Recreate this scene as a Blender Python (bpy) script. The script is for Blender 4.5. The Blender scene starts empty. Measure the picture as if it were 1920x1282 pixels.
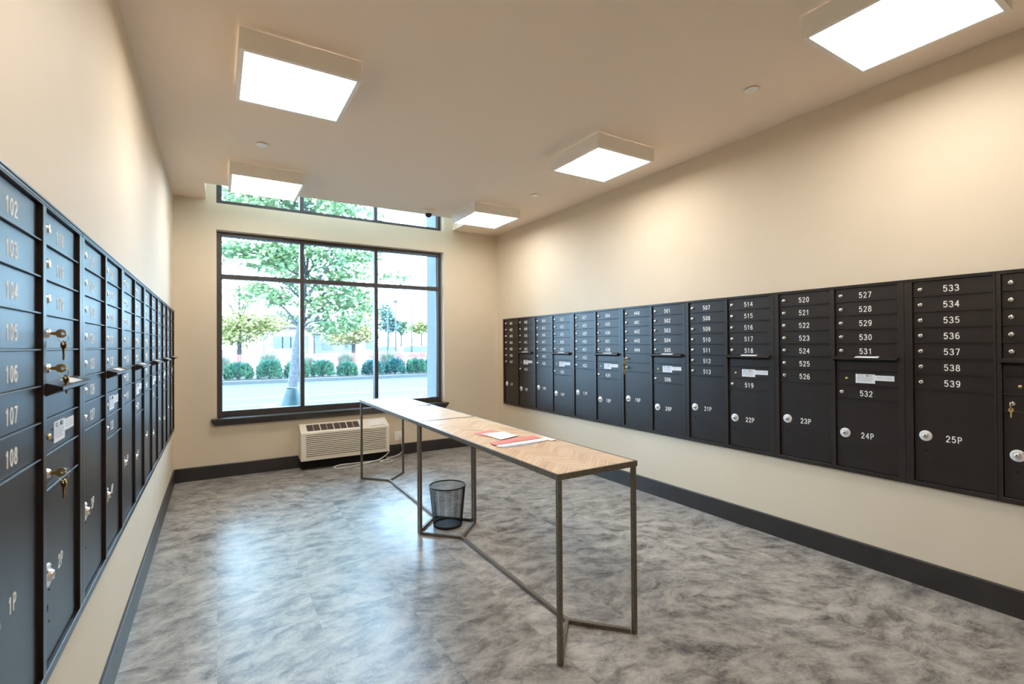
import bpy, bmesh, math, random
from mathutils import Vector, Matrix
random.seed(7)
C = bpy.context.scene
COL = C.collection
PI = math.pi

# ------------------------------------------------------------------ camera, world, exposure
F_PX = 906.54; YAW, PITCH, ROLL = 0.549024, 0.006451, -0.006799; CAM_H = 1.43623
XL, XR, D, H = -0.389, 3.5595, 6.236, 3.057
_f = Vector((math.sin(YAW)*math.cos(PITCH), math.cos(YAW)*math.cos(PITCH), math.sin(PITCH)))
_r0 = Vector((math.cos(YAW), -math.sin(YAW), 0)); _u0 = _r0.cross(_f)
_r = _r0*math.cos(ROLL)+_u0*math.sin(ROLL); _u = -_r0*math.sin(ROLL)+_u0*math.cos(ROLL)
cd = bpy.data.cameras.new('camera'); cam = bpy.data.objects.new('camera', cd); COL.objects.link(cam)
cam.matrix_world = Matrix(((_r.x,_u.x,-_f.x,0),(_r.y,_u.y,-_f.y,0),(_r.z,_u.z,-_f.z,CAM_H),(0,0,0,1)))
cd.sensor_width = 36; cd.lens = F_PX/1920*36; cd.clip_start = .02; cd.clip_end = 600
cd.dof.use_dof = True; cd.dof.focus_distance = 2.8; cd.dof.aperture_fstop = 3.2
C.camera = cam
def at(px, py, Y):
    """point of the photograph's pixel at distance Y along the room"""
    d = _f + _r*((px-960)/F_PX) - _u*((py-641)/F_PX)
    t = Y/d.y
    return Vector((0,0,CAM_H)) + d*t

W = bpy.data.worlds.new('sky'); C.world = W; W.use_nodes = True
SKY = 14
bg = W.node_tree.nodes['Background']; bg.inputs[0].default_value = (.46,.72,1,1); bg.inputs[1].default_value = SKY
LAMP = 13
C.view_settings.view_transform = 'Standard'; C.view_settings.look = 'None'
C.view_settings.gamma = 1; C.view_settings.use_curve_mapping = False
C.view_settings.exposure = 0.5

# ------------------------------------------------------------------ materials
def mat(name, col=(.5,.5,.5), rough=.5, metal=0, emit=None, es=1, spec=.5):
    m = bpy.data.materials.new(name); m.use_nodes = True
    b = m.node_tree.nodes['Principled BSDF']
    b.inputs['Base Color'].default_value = (*col,1); b.inputs['Roughness'].default_value = rough
    b.inputs['Metallic'].default_value = metal; b.inputs['Specular IOR Level'].default_value = spec
    if emit: b.inputs['Emission Color'].default_value = (*emit,1); b.inputs['Emission Strength'].default_value = es
    return m
def N(m, t, **kw):
    n = m.node_tree.nodes.new(t)
    for k, v in kw.items(): setattr(n, k, v)
    return n
def L(m, a, b): m.node_tree.links.new(a, b)
def bsdf(m): return m.node_tree.nodes['Principled BSDF']
def ramp(m, fac, stops):
    r = N(m, 'ShaderNodeValToRGB'); e = r.color_ramp.elements
    while len(e) < len(stops): e.new(.5)
    for q, (p, c) in zip(e, stops): q.position = p; q.color = (*c,1)
    L(m, fac, r.inputs[0]); return r.outputs[0]
def mottle(m, c1, c2, scale=8, detail=4, bump=0, bscale=200, coord='Object'):
    tc = N(m,'ShaderNodeTexCoord'); n = N(m,'ShaderNodeTexNoise'); n.inputs['Scale'].default_value = scale; n.inputs['Detail'].default_value = detail
    L(m, tc.outputs[coord], n.inputs['Vector'])
    L(m, ramp(m, n.outputs[0], [(.35,c1),(.65,c2)]), bsdf(m).inputs['Base Color'])
    if bump:
        n2 = N(m,'ShaderNodeTexNoise'); n2.inputs['Scale'].default_value = bscale; L(m, tc.outputs[coord], n2.inputs['Vector'])
        b = N(m,'ShaderNodeBump'); b.inputs['Strength'].default_value = bump; b.inputs['Distance'].default_value = .002
        L(m, n2.outputs[0], b.inputs['Height']); L(m, b.outputs[0], bsdf(m).inputs['Normal'])
    return m
M = {}
M['wall'] = mottle(mat('wall_paint', rough=.62, spec=.3), (.735,.615,.46), (.75,.63,.475), 3, 2, .15, 260)
M['ceil'] = mottle(mat('ceiling_paint', rough=.8, spec=.2), (.93,.78,.635), (.94,.79,.645), 2, 2, .08, 200)
M['base'] = mottle(mat('baseboard_vinyl', rough=.38), (.026,.022,.021), (.032,.028,.026), 6)
M['bronze'] = mottle(mat('dark_bronze_powder_coat', rough=.36, spec=.55), (.013,.0085,.0072), (.017,.011,.0095), 12, 3, .1, 500)
M['bronze_frame'] = mottle(mat('dark_bronze_frame', rough=.34, spec=.6), (.015,.0105,.009), (.020,.014,.012), 10)
M['black'] = mat('black_cavity', (.004,.004,.004), .8)
M['chrome'] = mat('chrome', (.82,.80,.76), .22, 1)
M['disc'] = mat('pale_lock_plate', (.80,.80,.80), .35, .15)
M['brass'] = mottle(mat('brass', rough=.28, metal=1), (.62,.43,.17), (.78,.58,.26), 60)
M['white_ink'] = mat('white_engraving', (.95,.93,.88), .6)
M['label'] = mottle(mat('white_sticker', rough=.5), (.80,.82,.85), (.86,.87,.88), 30)
M['ink'] = mat('dark_ink', (.05,.05,.07), .7)
M['grey_ink'] = mat('grey_print', (.38,.38,.42), .7)
M['win_frame'] = mottle(mat('window_bronze_aluminium', rough=.4, spec=.5), (.05,.037,.034), (.06,.045,.04), 9)
M['sill'] = mottle(mat('sill_paint', rough=.32), (.045,.04,.037), (.052,.046,.043), 8)
M['housing'] = mottle(mat('white_fixture_metal', rough=.5), (.88,.83,.75), (.90,.85,.77), 3)
M['plastic'] = mottle(mat('cream_plastic', rough=.45), (.88,.79,.65), (.90,.81,.67), 5)
M['white_pl'] = mat('white_plastic', (.93,.88,.82), .4)
M['grille_dark'] = mat('brown_vent_plastic', (.22,.16,.13), .6)
M['cord'] = mat('cream_cable', (.72,.70,.64), .5)
M['dome'] = mat('smoked_dome', (.02,.02,.035), .12)
M['wire'] = mat('black_wire', (.012,.013,.018), .45, .3)
M['diff'] = mat('lit_diffuser', (.9,.9,.9), .5, emit=(1,.965,.91), es=LAMP)
M['paper'] = mottle(mat('white_paper', rough=.7), (.86,.86,.86), (.9,.9,.9), 20)
M['red_paper'] = mottle(mat('red_print', rough=.5), (.80,.16,.15), (.86,.30,.26), 60)
M['blue_paper'] = mottle(mat('blue_print', rough=.5), (.32,.36,.62), (.62,.64,.80), 50)
M['pen'] = mat('dark_red_pen', (.12,.02,.03), .35)

# hammered bronze table metal
m = mat('hammered_bronze', rough=.36, metal=.55); M['hammer'] = m
tc = N(m,'ShaderNodeTexCoord'); v = N(m,'ShaderNodeTexVoronoi'); v.inputs['Scale'].default_value = 160; L(m, tc.outputs['Object'], v.inputs['Vector'])
L(m, ramp(m, v.outputs['Distance'], [(.1,(.25,.215,.17)),(.6,(.125,.107,.083))]), bsdf(m).inputs['Base Color'])
b = N(m,'ShaderNodeBump'); b.inputs['Strength'].default_value = .5; b.inputs['Distance'].default_value = .002; L(m, v.outputs['Distance'], b.inputs['Height']); L(m, b.outputs[0], bsdf(m).inputs['Normal'])

def math_node(m, op, a, b=None, c=None):
    n = N(m,'ShaderNodeMath', operation=op)
    for i, q in enumerate((a,b,c)):
        if q is None: continue
        if isinstance(q,(int,float)): n.inputs[i].default_value = q
        else: L(m, q, n.inputs[i])
    return n.outputs[0]
# floor: mottled grey vinyl planks
m = mat('mottled_grey_vinyl', rough=.3, spec=.65); M['floor'] = m
tc = N(m,'ShaderNodeTexCoord'); sx = N(m,'ShaderNodeSeparateXYZ'); L(m, tc.outputs['Object'], sx.inputs[0])
TW = .4572
tx = math_node(m,'FLOOR', math_node(m,'DIVIDE', sx.outputs[0], TW)); ty = math_node(m,'FLOOR', math_node(m,'DIVIDE', sx.outputs[1], TW))
cmb = N(m,'ShaderNodeCombineXYZ'); L(m, tx, cmb.inputs[0]); L(m, ty, cmb.inputs[1])
wn = N(m,'ShaderNodeTexWhiteNoise'); wn.noise_dimensions = '2D'; L(m, cmb.outputs[0], wn.inputs['Vector'])
off = N(m,'ShaderNodeVectorMath', operation='MULTIPLY_ADD'); L(m, wn.outputs['Color'], off.inputs[0]); off.inputs[1].default_value = (1.2,1.2,0); L(m, tc.outputs['Object'], off.inputs[2])
ang = math_node(m,'MULTIPLY_ADD', wn.outputs['Value'], 1.5, -.45)
rot = N(m,'ShaderNodeVectorRotate'); rot.rotation_type = 'Z_AXIS'; L(m, off.outputs[0], rot.inputs['Vector']); L(m, ang, rot.inputs['Angle'])
mp = N(m,'ShaderNodeMapping'); mp.inputs['Scale'].default_value = (1.0,1.75,1); L(m, rot.outputs[0], mp.inputs[0])
n1 = N(m,'ShaderNodeTexNoise'); n1.inputs['Scale'].default_value = 5.6; n1.inputs['Detail'].default_value = 13; n1.inputs['Roughness'].default_value = .75; n1.inputs['Distortion'].default_value = .3; L(m, mp.outputs[0], n1.inputs['Vector'])
n2 = N(m,'ShaderNodeTexNoise'); n2.inputs['Scale'].default_value = 4.5; n2.inputs['Detail'].default_value = 6; n2.inputs['Roughness'].default_value = .65; L(m, tc.outputs['Object'], n2.inputs['Vector'])
n3 = N(m,'ShaderNodeTexNoise'); n3.inputs['Scale'].default_value = 55; n3.inputs['Detail'].default_value = 4; n3.inputs['Roughness'].default_value = .7; L(m, mp.outputs[0], n3.inputs['Vector'])
mx = math_node(m,'ADD', math_node(m,'MULTIPLY', n3.outputs[0], .13), math_node(m,'ADD', math_node(m,'MULTIPLY', n1.outputs[0], .63), math_node(m,'MULTIPLY', n2.outputs[0], .24)))
colr = ramp(m, mx, [(.39,(.08,.071,.068)),(.445,(.185,.17,.158)),(.50,(.315,.293,.268)),(.585,(.48,.45,.405))])
fx = math_node(m,'ABSOLUTE', math_node(m,'SUBTRACT', math_node(m,'FRACT', math_node(m,'DIVIDE', sx.outputs[0], TW)), .5))
fy = math_node(m,'ABSOLUTE', math_node(m,'SUBTRACT', math_node(m,'FRACT', math_node(m,'DIVIDE', sx.outputs[1], TW)), .5))
seam = math_node(m,'GREATER_THAN', math_node(m,'MAXIMUM', fx, fy), .4975)
mixc = N(m,'ShaderNodeMixRGB'); mixc.inputs[2].default_value = (.30,.28,.26,1); L(m, math_node(m,'MULTIPLY', seam, .2), mixc.inputs[0]); L(m, colr, mixc.inputs[1]); L(m, mixc.outputs[0], bsdf(m).inputs['Base Color'])
b = N(m,'ShaderNodeBump'); b.inputs['Strength'].default_value = .12; b.inputs['Distance'].default_value = .003; L(m, n1.outputs[0], b.inputs['Height']); L(m, b.outputs[0], bsdf(m).inputs['Normal'])
rr = math_node(m,'MULTIPLY_ADD', n1.outputs[0], .14, .235); L(m, rr, bsdf(m).inputs['Roughness'])

# patchwork chevron wood
m = mat('chevron_wood', rough=.34); M['wood'] = m
tc = N(m,'ShaderNodeTexCoord'); sx = N(m,'ShaderNodeSeparateXYZ'); L(m, tc.outputs['Object'], sx.inputs[0])
cw = .123
cx = math_node(m,'DIVIDE', sx.outputs[0], cw); ci = math_node(m,'FLOOR', cx); cf = math_node(m,'FRACT', cx)
par = math_node(m,'SUBTRACT', math_node(m,'MULTIPLY', math_node(m,'MODULO', math_node(m,'ADD', ci, 20.0), 2.0), 2.0), 1.0)
t = math_node(m,'ADD', sx.outputs[1], math_node(m,'MULTIPLY', math_node(m,'MULTIPLY', cf, par), cw))
pl = math_node(m,'FLOOR', math_node(m,'DIVIDE', t, .055)); pf = math_node(m,'FRACT', math_node(m,'DIVIDE', t, .055))
cb = N(m,'ShaderNodeCombineXYZ'); L(m, pl, cb.inputs[0]); L(m, ci, cb.inputs[1])
wn = N(m,'ShaderNodeTexWhiteNoise'); wn.noise_dimensions = '2D'; L(m, cb.outputs[0], wn.inputs['Vector'])
cb2 = N(m,'ShaderNodeCombineXYZ'); L(m, math_node(m,'MULTIPLY', t, 90.0), cb2.inputs[0]); L(m, math_node(m,'MULTIPLY', sx.outputs[0], 8.0), cb2.inputs[1]); L(m, math_node(m,'MULTIPLY', wn.outputs['Value'], 30.0), cb2.inputs[2])
ng = N(m,'ShaderNodeTexNoise'); ng.inputs['Scale'].default_value = 1.0; ng.inputs['Detail'].default_value = 5; ng.inputs['Distortion'].default_value = .4; L(m, cb2.outputs[0], ng.inputs['Vector'])
c1 = ramp(m, wn.outputs['Value'], [(0,(.68,.44,.26)),(.35,(.79,.56,.36)),(.7,(.84,.64,.44)),(1,(.74,.52,.33))])
c2 = ramp(m, ng.outputs[0], [(.3,(.62,.58,.55)),(.6,(1,1,1))])
mm = N(m,'ShaderNodeMixRGB', blend_type='MULTIPLY'); mm.inputs[0].default_value = .8; L(m, c1, mm.inputs[1]); L(m, c2, mm.inputs[2])
gap = math_node(m,'GREATER_THAN', math_node(m,'ABSOLUTE', math_node(m,'SUBTRACT', pf, .5)), .485)
mg = N(m,'ShaderNodeMixRGB'); L(m, math_node(m,'MULTIPLY', gap, .5), mg.inputs[0]); L(m, mm.outputs[0], mg.inputs[1]); mg.inputs[2].default_value = (.25,.15,.09,1)
L(m, mg.outputs[0], bsdf(m).inputs['Base Color'])

# window glass: transparent sheet with a weak reflection
m = bpy.data.materials.new('window_glass'); m.use_nodes = True; nt = m.node_tree; nt.nodes.clear(); M['glass'] = m
o = nt.nodes.new('ShaderNodeOutputMaterial'); mx_ = nt.nodes.new('ShaderNodeMixShader'); tr = nt.nodes.new('ShaderNodeBsdfTransparent'); gl = nt.nodes.new('ShaderNodeBsdfGlossy')
tr.inputs[0].default_value = (.94,.97,.97,1); gl.inputs['Roughness'].default_value = .02; fr = nt.nodes.new('ShaderNodeFresnel'); fr.inputs[0].default_value = 1.3
nt.links.new(fr.outputs[0], mx_.inputs[0]); nt.links.new(tr.outputs[0], mx_.inputs[1]); nt.links.new(gl.outputs[0], mx_.inputs[2]); nt.links.new(mx_.outputs[0], o.inputs[0])

# outdoors
def leafmat(name, c1, c2, sc=3.0):
    m = mat(name, rough=.75, spec=.1)
    mottle(m, c1, c2, sc, 2); return m
M['leaf'] = leafmat('maple_leaf', (.10,.165,.085), (.19,.235,.11), 2.2)
M['leaf_yellow'] = leafmat('autumn_leaf', (.24,.25,.09), (.34,.30,.13), 1.2)
M['leaf_orange'] = leafmat('orange_autumn_leaf', (.34,.26,.13), (.30,.28,.12), 1.0)
M['leaf_dark'] = leafmat('juniper_green', (.022,.060,.045), (.055,.115,.065), 2.0)
M['leaf_dark2'] = leafmat('laurel_green', (.015,.05,.05), (.045,.10,.08), 2.0)
M['leaf_grass'] = leafmat('dry_grass_blade', (.10,.13,.09), (.20,.19,.15), 3.0)
M['leaf_far'] = leafmat('distant_green', (.10,.15,.10), (.19,.22,.12), .5)
M['leaf_blue'] = leafmat('blue_evergreen', (.09,.14,.12), (.12,.17,.14), .5)
M['bark'] = mottle(mat('grey_bark', rough=.9), (.085,.085,.095), (.15,.145,.155), 22, 5)
M['bark_dark'] = mottle(mat('dark_bark', rough=.9), (.06,.055,.06), (.11,.10,.10), 12, 4)
M['asphalt'] = mottle(mat('grey_asphalt', rough=.85), (.150,.155,.165), (.175,.18,.19), 6, 6)
M['concrete'] = mottle(mat('pale_concrete', rough=.85), (.20,.20,.20), (.235,.23,.225), 4, 5)
M['paint_line'] = mat('white_road_paint', (.30,.30,.30), .7)
M['mulch'] = mottle(mat('brown_mulch', rough=.95), (.07,.052,.052), (.12,.09,.085), 14, 6)
M['gravel'] = mottle(mat('pale_gravel', rough=.95), (.19,.185,.18), (.235,.225,.215), 1.5, 6)
M['orange_net'] = mottle(mat('orange_plastic_net', rough=.7), (.50,.13,.085), (.42,.17,.13), 3, 3)
M['galv'] = mat('galvanised_steel', (.20,.205,.215), .5, .2)
M['bag'] = mottle(mat('green_watering_bag', rough=.4), (.012,.085,.095), (.02,.125,.14), 5, 3)
M['strap'] = mat('white_strap', (.30,.30,.30), .7)
M['brick'] = mottle(mat('faded_brick', rough=.9), (.30,.19,.18), (.32,.21,.20), 2, 4)
M['pale_wall'] = mottle(mat('pale_siding', rough=.9), (.24,.23,.23), (.27,.26,.26), 1)
M['roof'] = mottle(mat('grey_roof', rough=.9), (.19,.17,.18), (.22,.20,.20), 2)
M['shade_glass'] = mat('distant_window_glass', (.13,.15,.18), .3)
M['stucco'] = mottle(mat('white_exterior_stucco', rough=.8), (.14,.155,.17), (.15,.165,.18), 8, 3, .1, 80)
M['car_white'] = mat('white_car_paint', (.26,.26,.27), .35)
M['car_blue'] = mat('slate_car_paint', (.12,.15,.2), .35)
M['tyre'] = mat('tyre_rubber', (.03,.03,.035), .8)

for k_ in ('leaf','leaf_yellow','leaf_orange','leaf_dark','leaf_dark2','leaf_grass','leaf_far','leaf_blue','bark','bark_dark','asphalt','concrete','paint_line','mulch','gravel','orange_net','galv','bag','strap','brick','pale_wall','roof','shade_glass','stucco','car_white','car_blue'):
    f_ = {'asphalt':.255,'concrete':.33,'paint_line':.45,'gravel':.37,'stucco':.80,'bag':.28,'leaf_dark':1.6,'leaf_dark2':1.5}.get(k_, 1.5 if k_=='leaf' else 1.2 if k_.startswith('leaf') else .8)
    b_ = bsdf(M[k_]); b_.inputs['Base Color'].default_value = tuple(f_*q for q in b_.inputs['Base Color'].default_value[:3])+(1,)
    for n_ in M[k_].node_tree.nodes:
        if n_.type == 'VALTORGB':
            for e_ in n_.color_ramp.elements: e_.color = tuple(f_*q for q in e_.color[:3])+(1,)

# ------------------------------------------------------------------ mesh helpers
class MB:
    def __init__(s): s.v = []; s.f = []; s.mi = []; s.cur = 0
    def add(s, vs, fs):
        o = len(s.v); s.v += [tuple(q) for q in vs]; s.f += [tuple(o+i for i in q) for q in fs]; s.mi += [s.cur]*len(fs); return s
    def box(s, x0,x1,y0,y1,z0,z1):
        if x0>x1: x0,x1=x1,x0
        if y0>y1: y0,y1=y1,y0
        if z0>z1: z0,z1=z1,z0
        return s.add([(x0,y0,z0),(x1,y0,z0),(x1,y1,z0),(x0,y1,z0),(x0,y0,z1),(x1,y0,z1),(x1,y1,z1),(x0,y1,z1)],
                     [(0,3,2,1),(4,5,6,7),(0,1,5,4),(1,2,6,5),(2,3,7,6),(3,0,4,7)])
    def prism(s, poly, axis, a, b):
        """poly: 2-D outline in the plane normal to axis, extruded from a to b"""
        def P(q, w): return {'x':(w,q[0],q[1]),'y':(q[0],w,q[1]),'z':(q[0],q[1],w)}[axis]
        n = len(poly); vs = [P(q,a) for q in poly]+[P(q,b) for q in poly]
        fs = [tuple(range(n)), tuple(range(2*n-1,n-1,-1))]+[(i,i+n,(i+1)%n+n,(i+1)%n) for i in range(n)]
        return s.add(vs, fs)
    def bar(s, p, q, w, h=None, up=Vector((0,0,1))):
        p, q = Vector(p), Vector(q); h = h or w; d = (q-p).normalized()
        sd = d.cross(up)
        if sd.length < 1e-4: sd = d.cross(Vector((1,0,0)))
        sd.normalize(); u2 = sd.cross(d).normalized()
        vs = [e + sd*a*w/2 + u2*c*h/2 for e in (p,q) for a, c in ((-1,-1),(1,-1),(1,1),(-1,1))]
        return s.add(vs, [(0,1,2,3),(7,6,5,4),(0,4,5,1),(1,5,6,2),(2,6,7,3),(3,7,4,0)])
    def tube(s, pts, rad, n=8, closed=False, caps=True):
        pts = [Vector(p) for p in pts]; R = rad if isinstance(rad,(list,tuple)) else [rad]*len(pts)
        o = len(s.v); m = len(pts); prev = None
        for i, p in enumerate(pts):
            if closed: d = pts[(i+1)%m]-pts[i-1]
            else: d = pts[min(i+1,m-1)]-pts[max(i-1,0)]
            d.normalize()
            if prev is None:
                a = d.cross(Vector((0,0,1)));
                if a.length < .01: a = d.cross(Vector((1,0,0)))
            else: a = prev - d*prev.dot(d)
            a.normalize(); prev = a; bb = d.cross(a)
            for k in range(n):
                t = 2*PI*k/n; s.v.append(tuple(p + (a*math.cos(t)+bb*math.sin(t))*R[i]))
        rng = m if closed else m-1
        for i in range(rng):
            for k in range(n):
                j = (i+1)%m
                s.f.append((o+i*n+k, o+i*n+(k+1)%n, o+j*n+(k+1)%n, o+j*n+k)); s.mi.append(s.cur)
        if caps and not closed:
            s.f.append(tuple(o+k for k in range(n-1,-1,-1))); s.f.append(tuple(o+(m-1)*n+k for k in range(n))); s.mi += [s.cur]*2
        return s
    def lathe(s, prof, n=32, c=(0,0,0), axis='z', cap0=True, cap1=True):
        o = len(s.v)
        for r, z in prof:
            for k in range(n):
                t = 2*PI*k/n; a, b_ = r*math.cos(t), r*math.sin(t)
                P = {'z':(a,b_,z),'y':(a,z,b_),'x':(z,a,b_)}[axis]
                s.v.append((P[0]+c[0],P[1]+c[1],P[2]+c[2]))
        m = len(prof)
        for i in range(m-1):
            for k in range(n):
                s.f.append((o+i*n+k,o+i*n+(k+1)%n,o+(i+1)*n+(k+1)%n,o+(i+1)*n+k)); s.mi.append(s.cur)
        if cap0: s.f.append(tuple(o+k for k in range(n-1,-1,-1))); s.mi.append(s.cur)
        if cap1: s.f.append(tuple(o+(m-1)*n+k for k in range(n))); s.mi.append(s.cur)
        return s
    def mesh(s, name, mats, smooth=False):
        me = bpy.data.meshes.new(name); me.from_pydata(s.v, [], s.f)
        if not isinstance(mats,(list,tuple)): mats = [mats]
        for q in mats: me.materials.append(q)
        me.polygons.foreach_set('material_index', s.mi)
        bm = bmesh.new(); bm.from_mesh(me); bmesh.ops.recalc_face_normals(bm, faces=bm.faces); bm.to_mesh(me); bm.free()
        if smooth: me.polygons.foreach_set('use_smooth', [True]*len(me.polygons))
        return me
def link(name, me, parent=None, loc=(0,0,0)):
    o = bpy.data.objects.new(name, me); COL.objects.link(o); o.location = loc
    if parent: o.parent = parent
    return o
def part(name, mb, m, parent=None, loc=(0,0,0), bevel=0, smooth=False, auto=False):
    o = link(name, mb.mesh(name, m, smooth), parent, loc)
    if bevel:
        b = o.modifiers.new('bevel','BEVEL'); b.width = bevel; b.segments = 2; b.limit_method = 'ANGLE'; b.harden_normals = False
    return o
def tag(o, label=None, cat=None, group=None, kind=None):
    if label: o['label'] = label
    if cat: o['category'] = cat
    if group: o['group'] = group
    if kind: o['kind'] = kind
    return o
def thing(name, label, cat, loc=(0,0,0), rz=0, group=None):
    o = bpy.data.objects.new(name, None); COL.objects.link(o); o.empty_display_size = .1
    o.location = loc; o.rotation_euler = (0,0,rz); return tag(o, label, cat, group)
def struct(name, mb, m, parent=None, **kw):
    o = part(name, mb, m, parent, **kw)
    if not parent: o['kind'] = 'structure'
    return o
def dup(o, parent=None, loc=None):
    c = o.copy(); COL.objects.link(c)
    if parent: c.parent = parent
    if loc is not None: c.location = loc
    for ch in list(o.children): dup(ch, c)
    return c

# ------------------------------------------------------------------ single-stroke engraved lettering
def arc(cx, cy, rx, ry, a0, a1, n=10):
    return [(cx+rx*math.cos(math.radians(a0+(a1-a0)*i/n)), cy+ry*math.sin(math.radians(a0+(a1-a0)*i/n))) for i in range(n+1)]
GL = {   # unit box: width .6, height 1
 '0': [arc(.3,.5,.28,.5,0,360,20)],
 '1': [[(.12,.80),(.32,1),(.32,0)]],
 '2': [arc(.3,.71,.27,.29,165,-20,10)+[(.02,0),(.6,0)]],
 '3': [arc(.28,.745,.26,.255,155,-90,10)+arc(.29,.25,.30,.25,85,-160,12)],
 '4': [[(.46,0),(.46,1),(.0,.30),(.62,.30)]],
 '5': [[(.54,1),(.10,1),(.05,.55)]+arc(.29,.33,.29,.32,130,-150,12)],
 '6': [[(.50,.93),(.38,1)]+arc(.36,.50,.34,.50,110,180,6)+arc(.30,.30,.28,.30,180,-180,18)],
 '7': [[(.02,1),(.58,1),(.22,0)]],
 '8': [arc(.3,.75,.23,.25,-90,270,16), arc(.3,.25,.29,.25,90,450,16)],
 '9': [[(.10,.07),(.22,0)]+arc(.24,.50,.34,.50,-70,0,6)+arc(.30,.70,.28,.30,0,360,18)],
 'P': [[(.06,0),(.06,1),(.34,1)]+arc(.34,.73,.24,.27,90,-90,8)+[(.06,.46)]],
 'U': [[(.04,1),(.04,.3)]+arc(.3,.3,.26,.3,180,360,10)+[(.56,1)]],
 'S': [arc(.30,.745,.25,.255,40,270,10)+arc(.30,.245,.27,.245,90,-140,10)],
 'M': [[(0,0),(0,1),(.3,.3),(.6,1),(.6,0)]],
 'A': [[(0,0),(.3,1),(.6,0)],[(.11,.35),(.49,.35)]],
 'I': [[(.3,0),(.3,1)]],
 'L': [[(.08,1),(.08,0),(.56,0)]],
 '.': [[(.1,0),(.1,.08)]],
}
def text_mb(txt, h, pitch, stroke, th=.0006):
    mb = MB(); kseg = 0; n = len(txt); x0 = -(n-1)*pitch/2 - .3*h*.78
    for i, ch in enumerate(txt):
        if ch == ' ': continue
        for pl_ in GL[ch]:
            P = [(x0+i*pitch+px*h*.78, (py-.5)*h) for px, py in pl_]
            for a, b_ in zip(P[:-1], P[1:]):
                dx, dz = b_[0]-a[0], b_[1]-a[1]; l = math.hypot(dx,dz) or 1e-6; dx/=l; dz/=l
                nx, nz = -dz*stroke/2, dx*stroke/2; ex, ez = dx*stroke*.35, dz*stroke*.35
                q = [(a[0]-ex+nx,a[1]-ez+nz),(b_[0]+ex+nx,b_[1]+ez+nz),(b_[0]+ex-nx,b_[1]+ez-nz),(a[0]-ex-nx,a[1]-ez-nz)]
                kseg = (kseg+1) % 5; mb.prism(q, 'y', 0, -th-kseg*.00004)
    return mb
_tx = {}
def text_mesh(txt, h=.033, pitch=.0255, stroke=.0046):
    if txt not in _tx: _tx[txt] = text_mb(txt,h,pitch,stroke).mesh('number', M['white_ink'])
    return _tx[txt]

# ------------------------------------------------------------------ room shell
YB = -1.3
struct('floor', MB().box(XL-.2, XR+.2, YB-.2, D+.02, -.12, 0), M['floor'])
struct('wall_left', MB().box(XL-.2, XL, YB, D, 0, H+.02), M['wall'])
struct('wall_right', MB().box(XR, XR+.2, YB, D, 0, H+.02), M['wall'])
struct('wall_back', MB().box(XL-.2, XR+.2, YB-.2, YB, 0, H+.02), M['wall'])
WX0, WX1, WZ0, WZ1, UZ0, UZ1 = .005, 2.706, .650, 2.735, 3.028, 4.45
wf = MB()
wf.box(XL-.2, WX0, D, D+.24, -.12, 4.7); wf.box(WX1, XR+.2, D, D+.24, -.12, 4.7)
wf.box(WX0, WX1, D, D+.24, -.12, WZ0); wf.box(WX0, WX1, D, D+.24, WZ1, UZ0); wf.box(WX0, WX1, D, D+.24, UZ1, 4.7)
struct('wall_far', wf, M['wall'])
PY, PX0, PX1 = 5.645, -.093, 2.845
cl = MB(); cl.box(XL-.2, XR+.2, YB-.2, PY, H, 4.6); cl.box(XL-.2, PX0, PY, D, H, 4.6); cl.box(PX1, XR+.2, PY, D, H, 4.6); cl.box(XL-.2, XR+.2, YB-.2, D, 4.6, 4.75)
struct('ceiling', cl, M['ceil'])
BH, BT = .146, .014
def bb(name, prof_axis, a, b, fix, sgn):
    # flat cove base with a small rounded top edge
    pr = [(0,0),(sgn*BT,0),(sgn*BT,BH-.006),(sgn*(BT-.004),BH-.001),(0,BH)]
    mb = MB(); mb.prism([(fix+p, z) for p, z in pr], prof_axis, a, b); struct(name, mb, M['base'])
bb('baseboard_left','y', YB, D, XL, 1); bb('baseboard_right','y', YB, D, XR, -1)
bb('baseboard_far','x', XL+BT, XR-BT, D, -1); bb('baseboard_back','x', XL+BT, XR-BT, YB, 1)

# ------------------------------------------------------------------ windows
FY0, FY1 = D+.105, D+.20
def window(name, z0, z1, transom=None, parent=None):
    w = bpy.data.objects.new(name, None); COL.objects.link(w); w.location = (0,0,0); w['kind'] = 'structure'
    fw = .045; f = MB()
    f.box(WX0,WX0+fw,FY0,FY1,z0,z1); f.box(WX1-fw,WX1,FY0,FY1,z0,z1); f.box(WX0+fw,WX1-fw,FY0,FY1,z0,z0+.062); f.box(WX0+fw,WX1-fw,FY0,FY1,z1-fw,z1)
    # glazing stops
    for a, b_ in ((WX0+fw, WX0+fw+.008),(WX1-fw-.008, WX1-fw)): f.box(a,b_,FY0+.03,FY1-.02,z0+.062,z1-fw)
    part('window_frame', f, M['win_frame'], w, bevel=.002)
    xs = [.893, 1.795]
    for x in xs:
        mb = MB().box(x-.023,x+.023,FY0,FY1,z0+.062,z1-fw); part('mullion', mb, M['win_frame'], w, bevel=.002)
    edges = [WX0+fw]+[q for x in xs for q in (x-.023,x+.023)]+[WX1-fw]
    bays = [(edges[0],edges[1]),(edges[2],edges[3]),(edges[4],edges[5])]
    zs = [(z0+.062, z1-fw)]
    if transom:
        for a, b_ in bays: part('transom', MB().box(a,b_,FY0,FY1,transom-.025,transom+.025), M['win_frame'], w, bevel=.002)
        zs = [(z0+.062, transom-.025),(transom+.025, z1-fw)]
    for a, b_ in bays:
        for c, d in zs: part('pane', MB().box(a,b_,FY0+.05,FY0+.056,c,d), M['glass'], w)
    return w
w1 = window('window_1', WZ0+.004, WZ1, 2.235); w2 = window('window_2', UZ0, UZ1)
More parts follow.
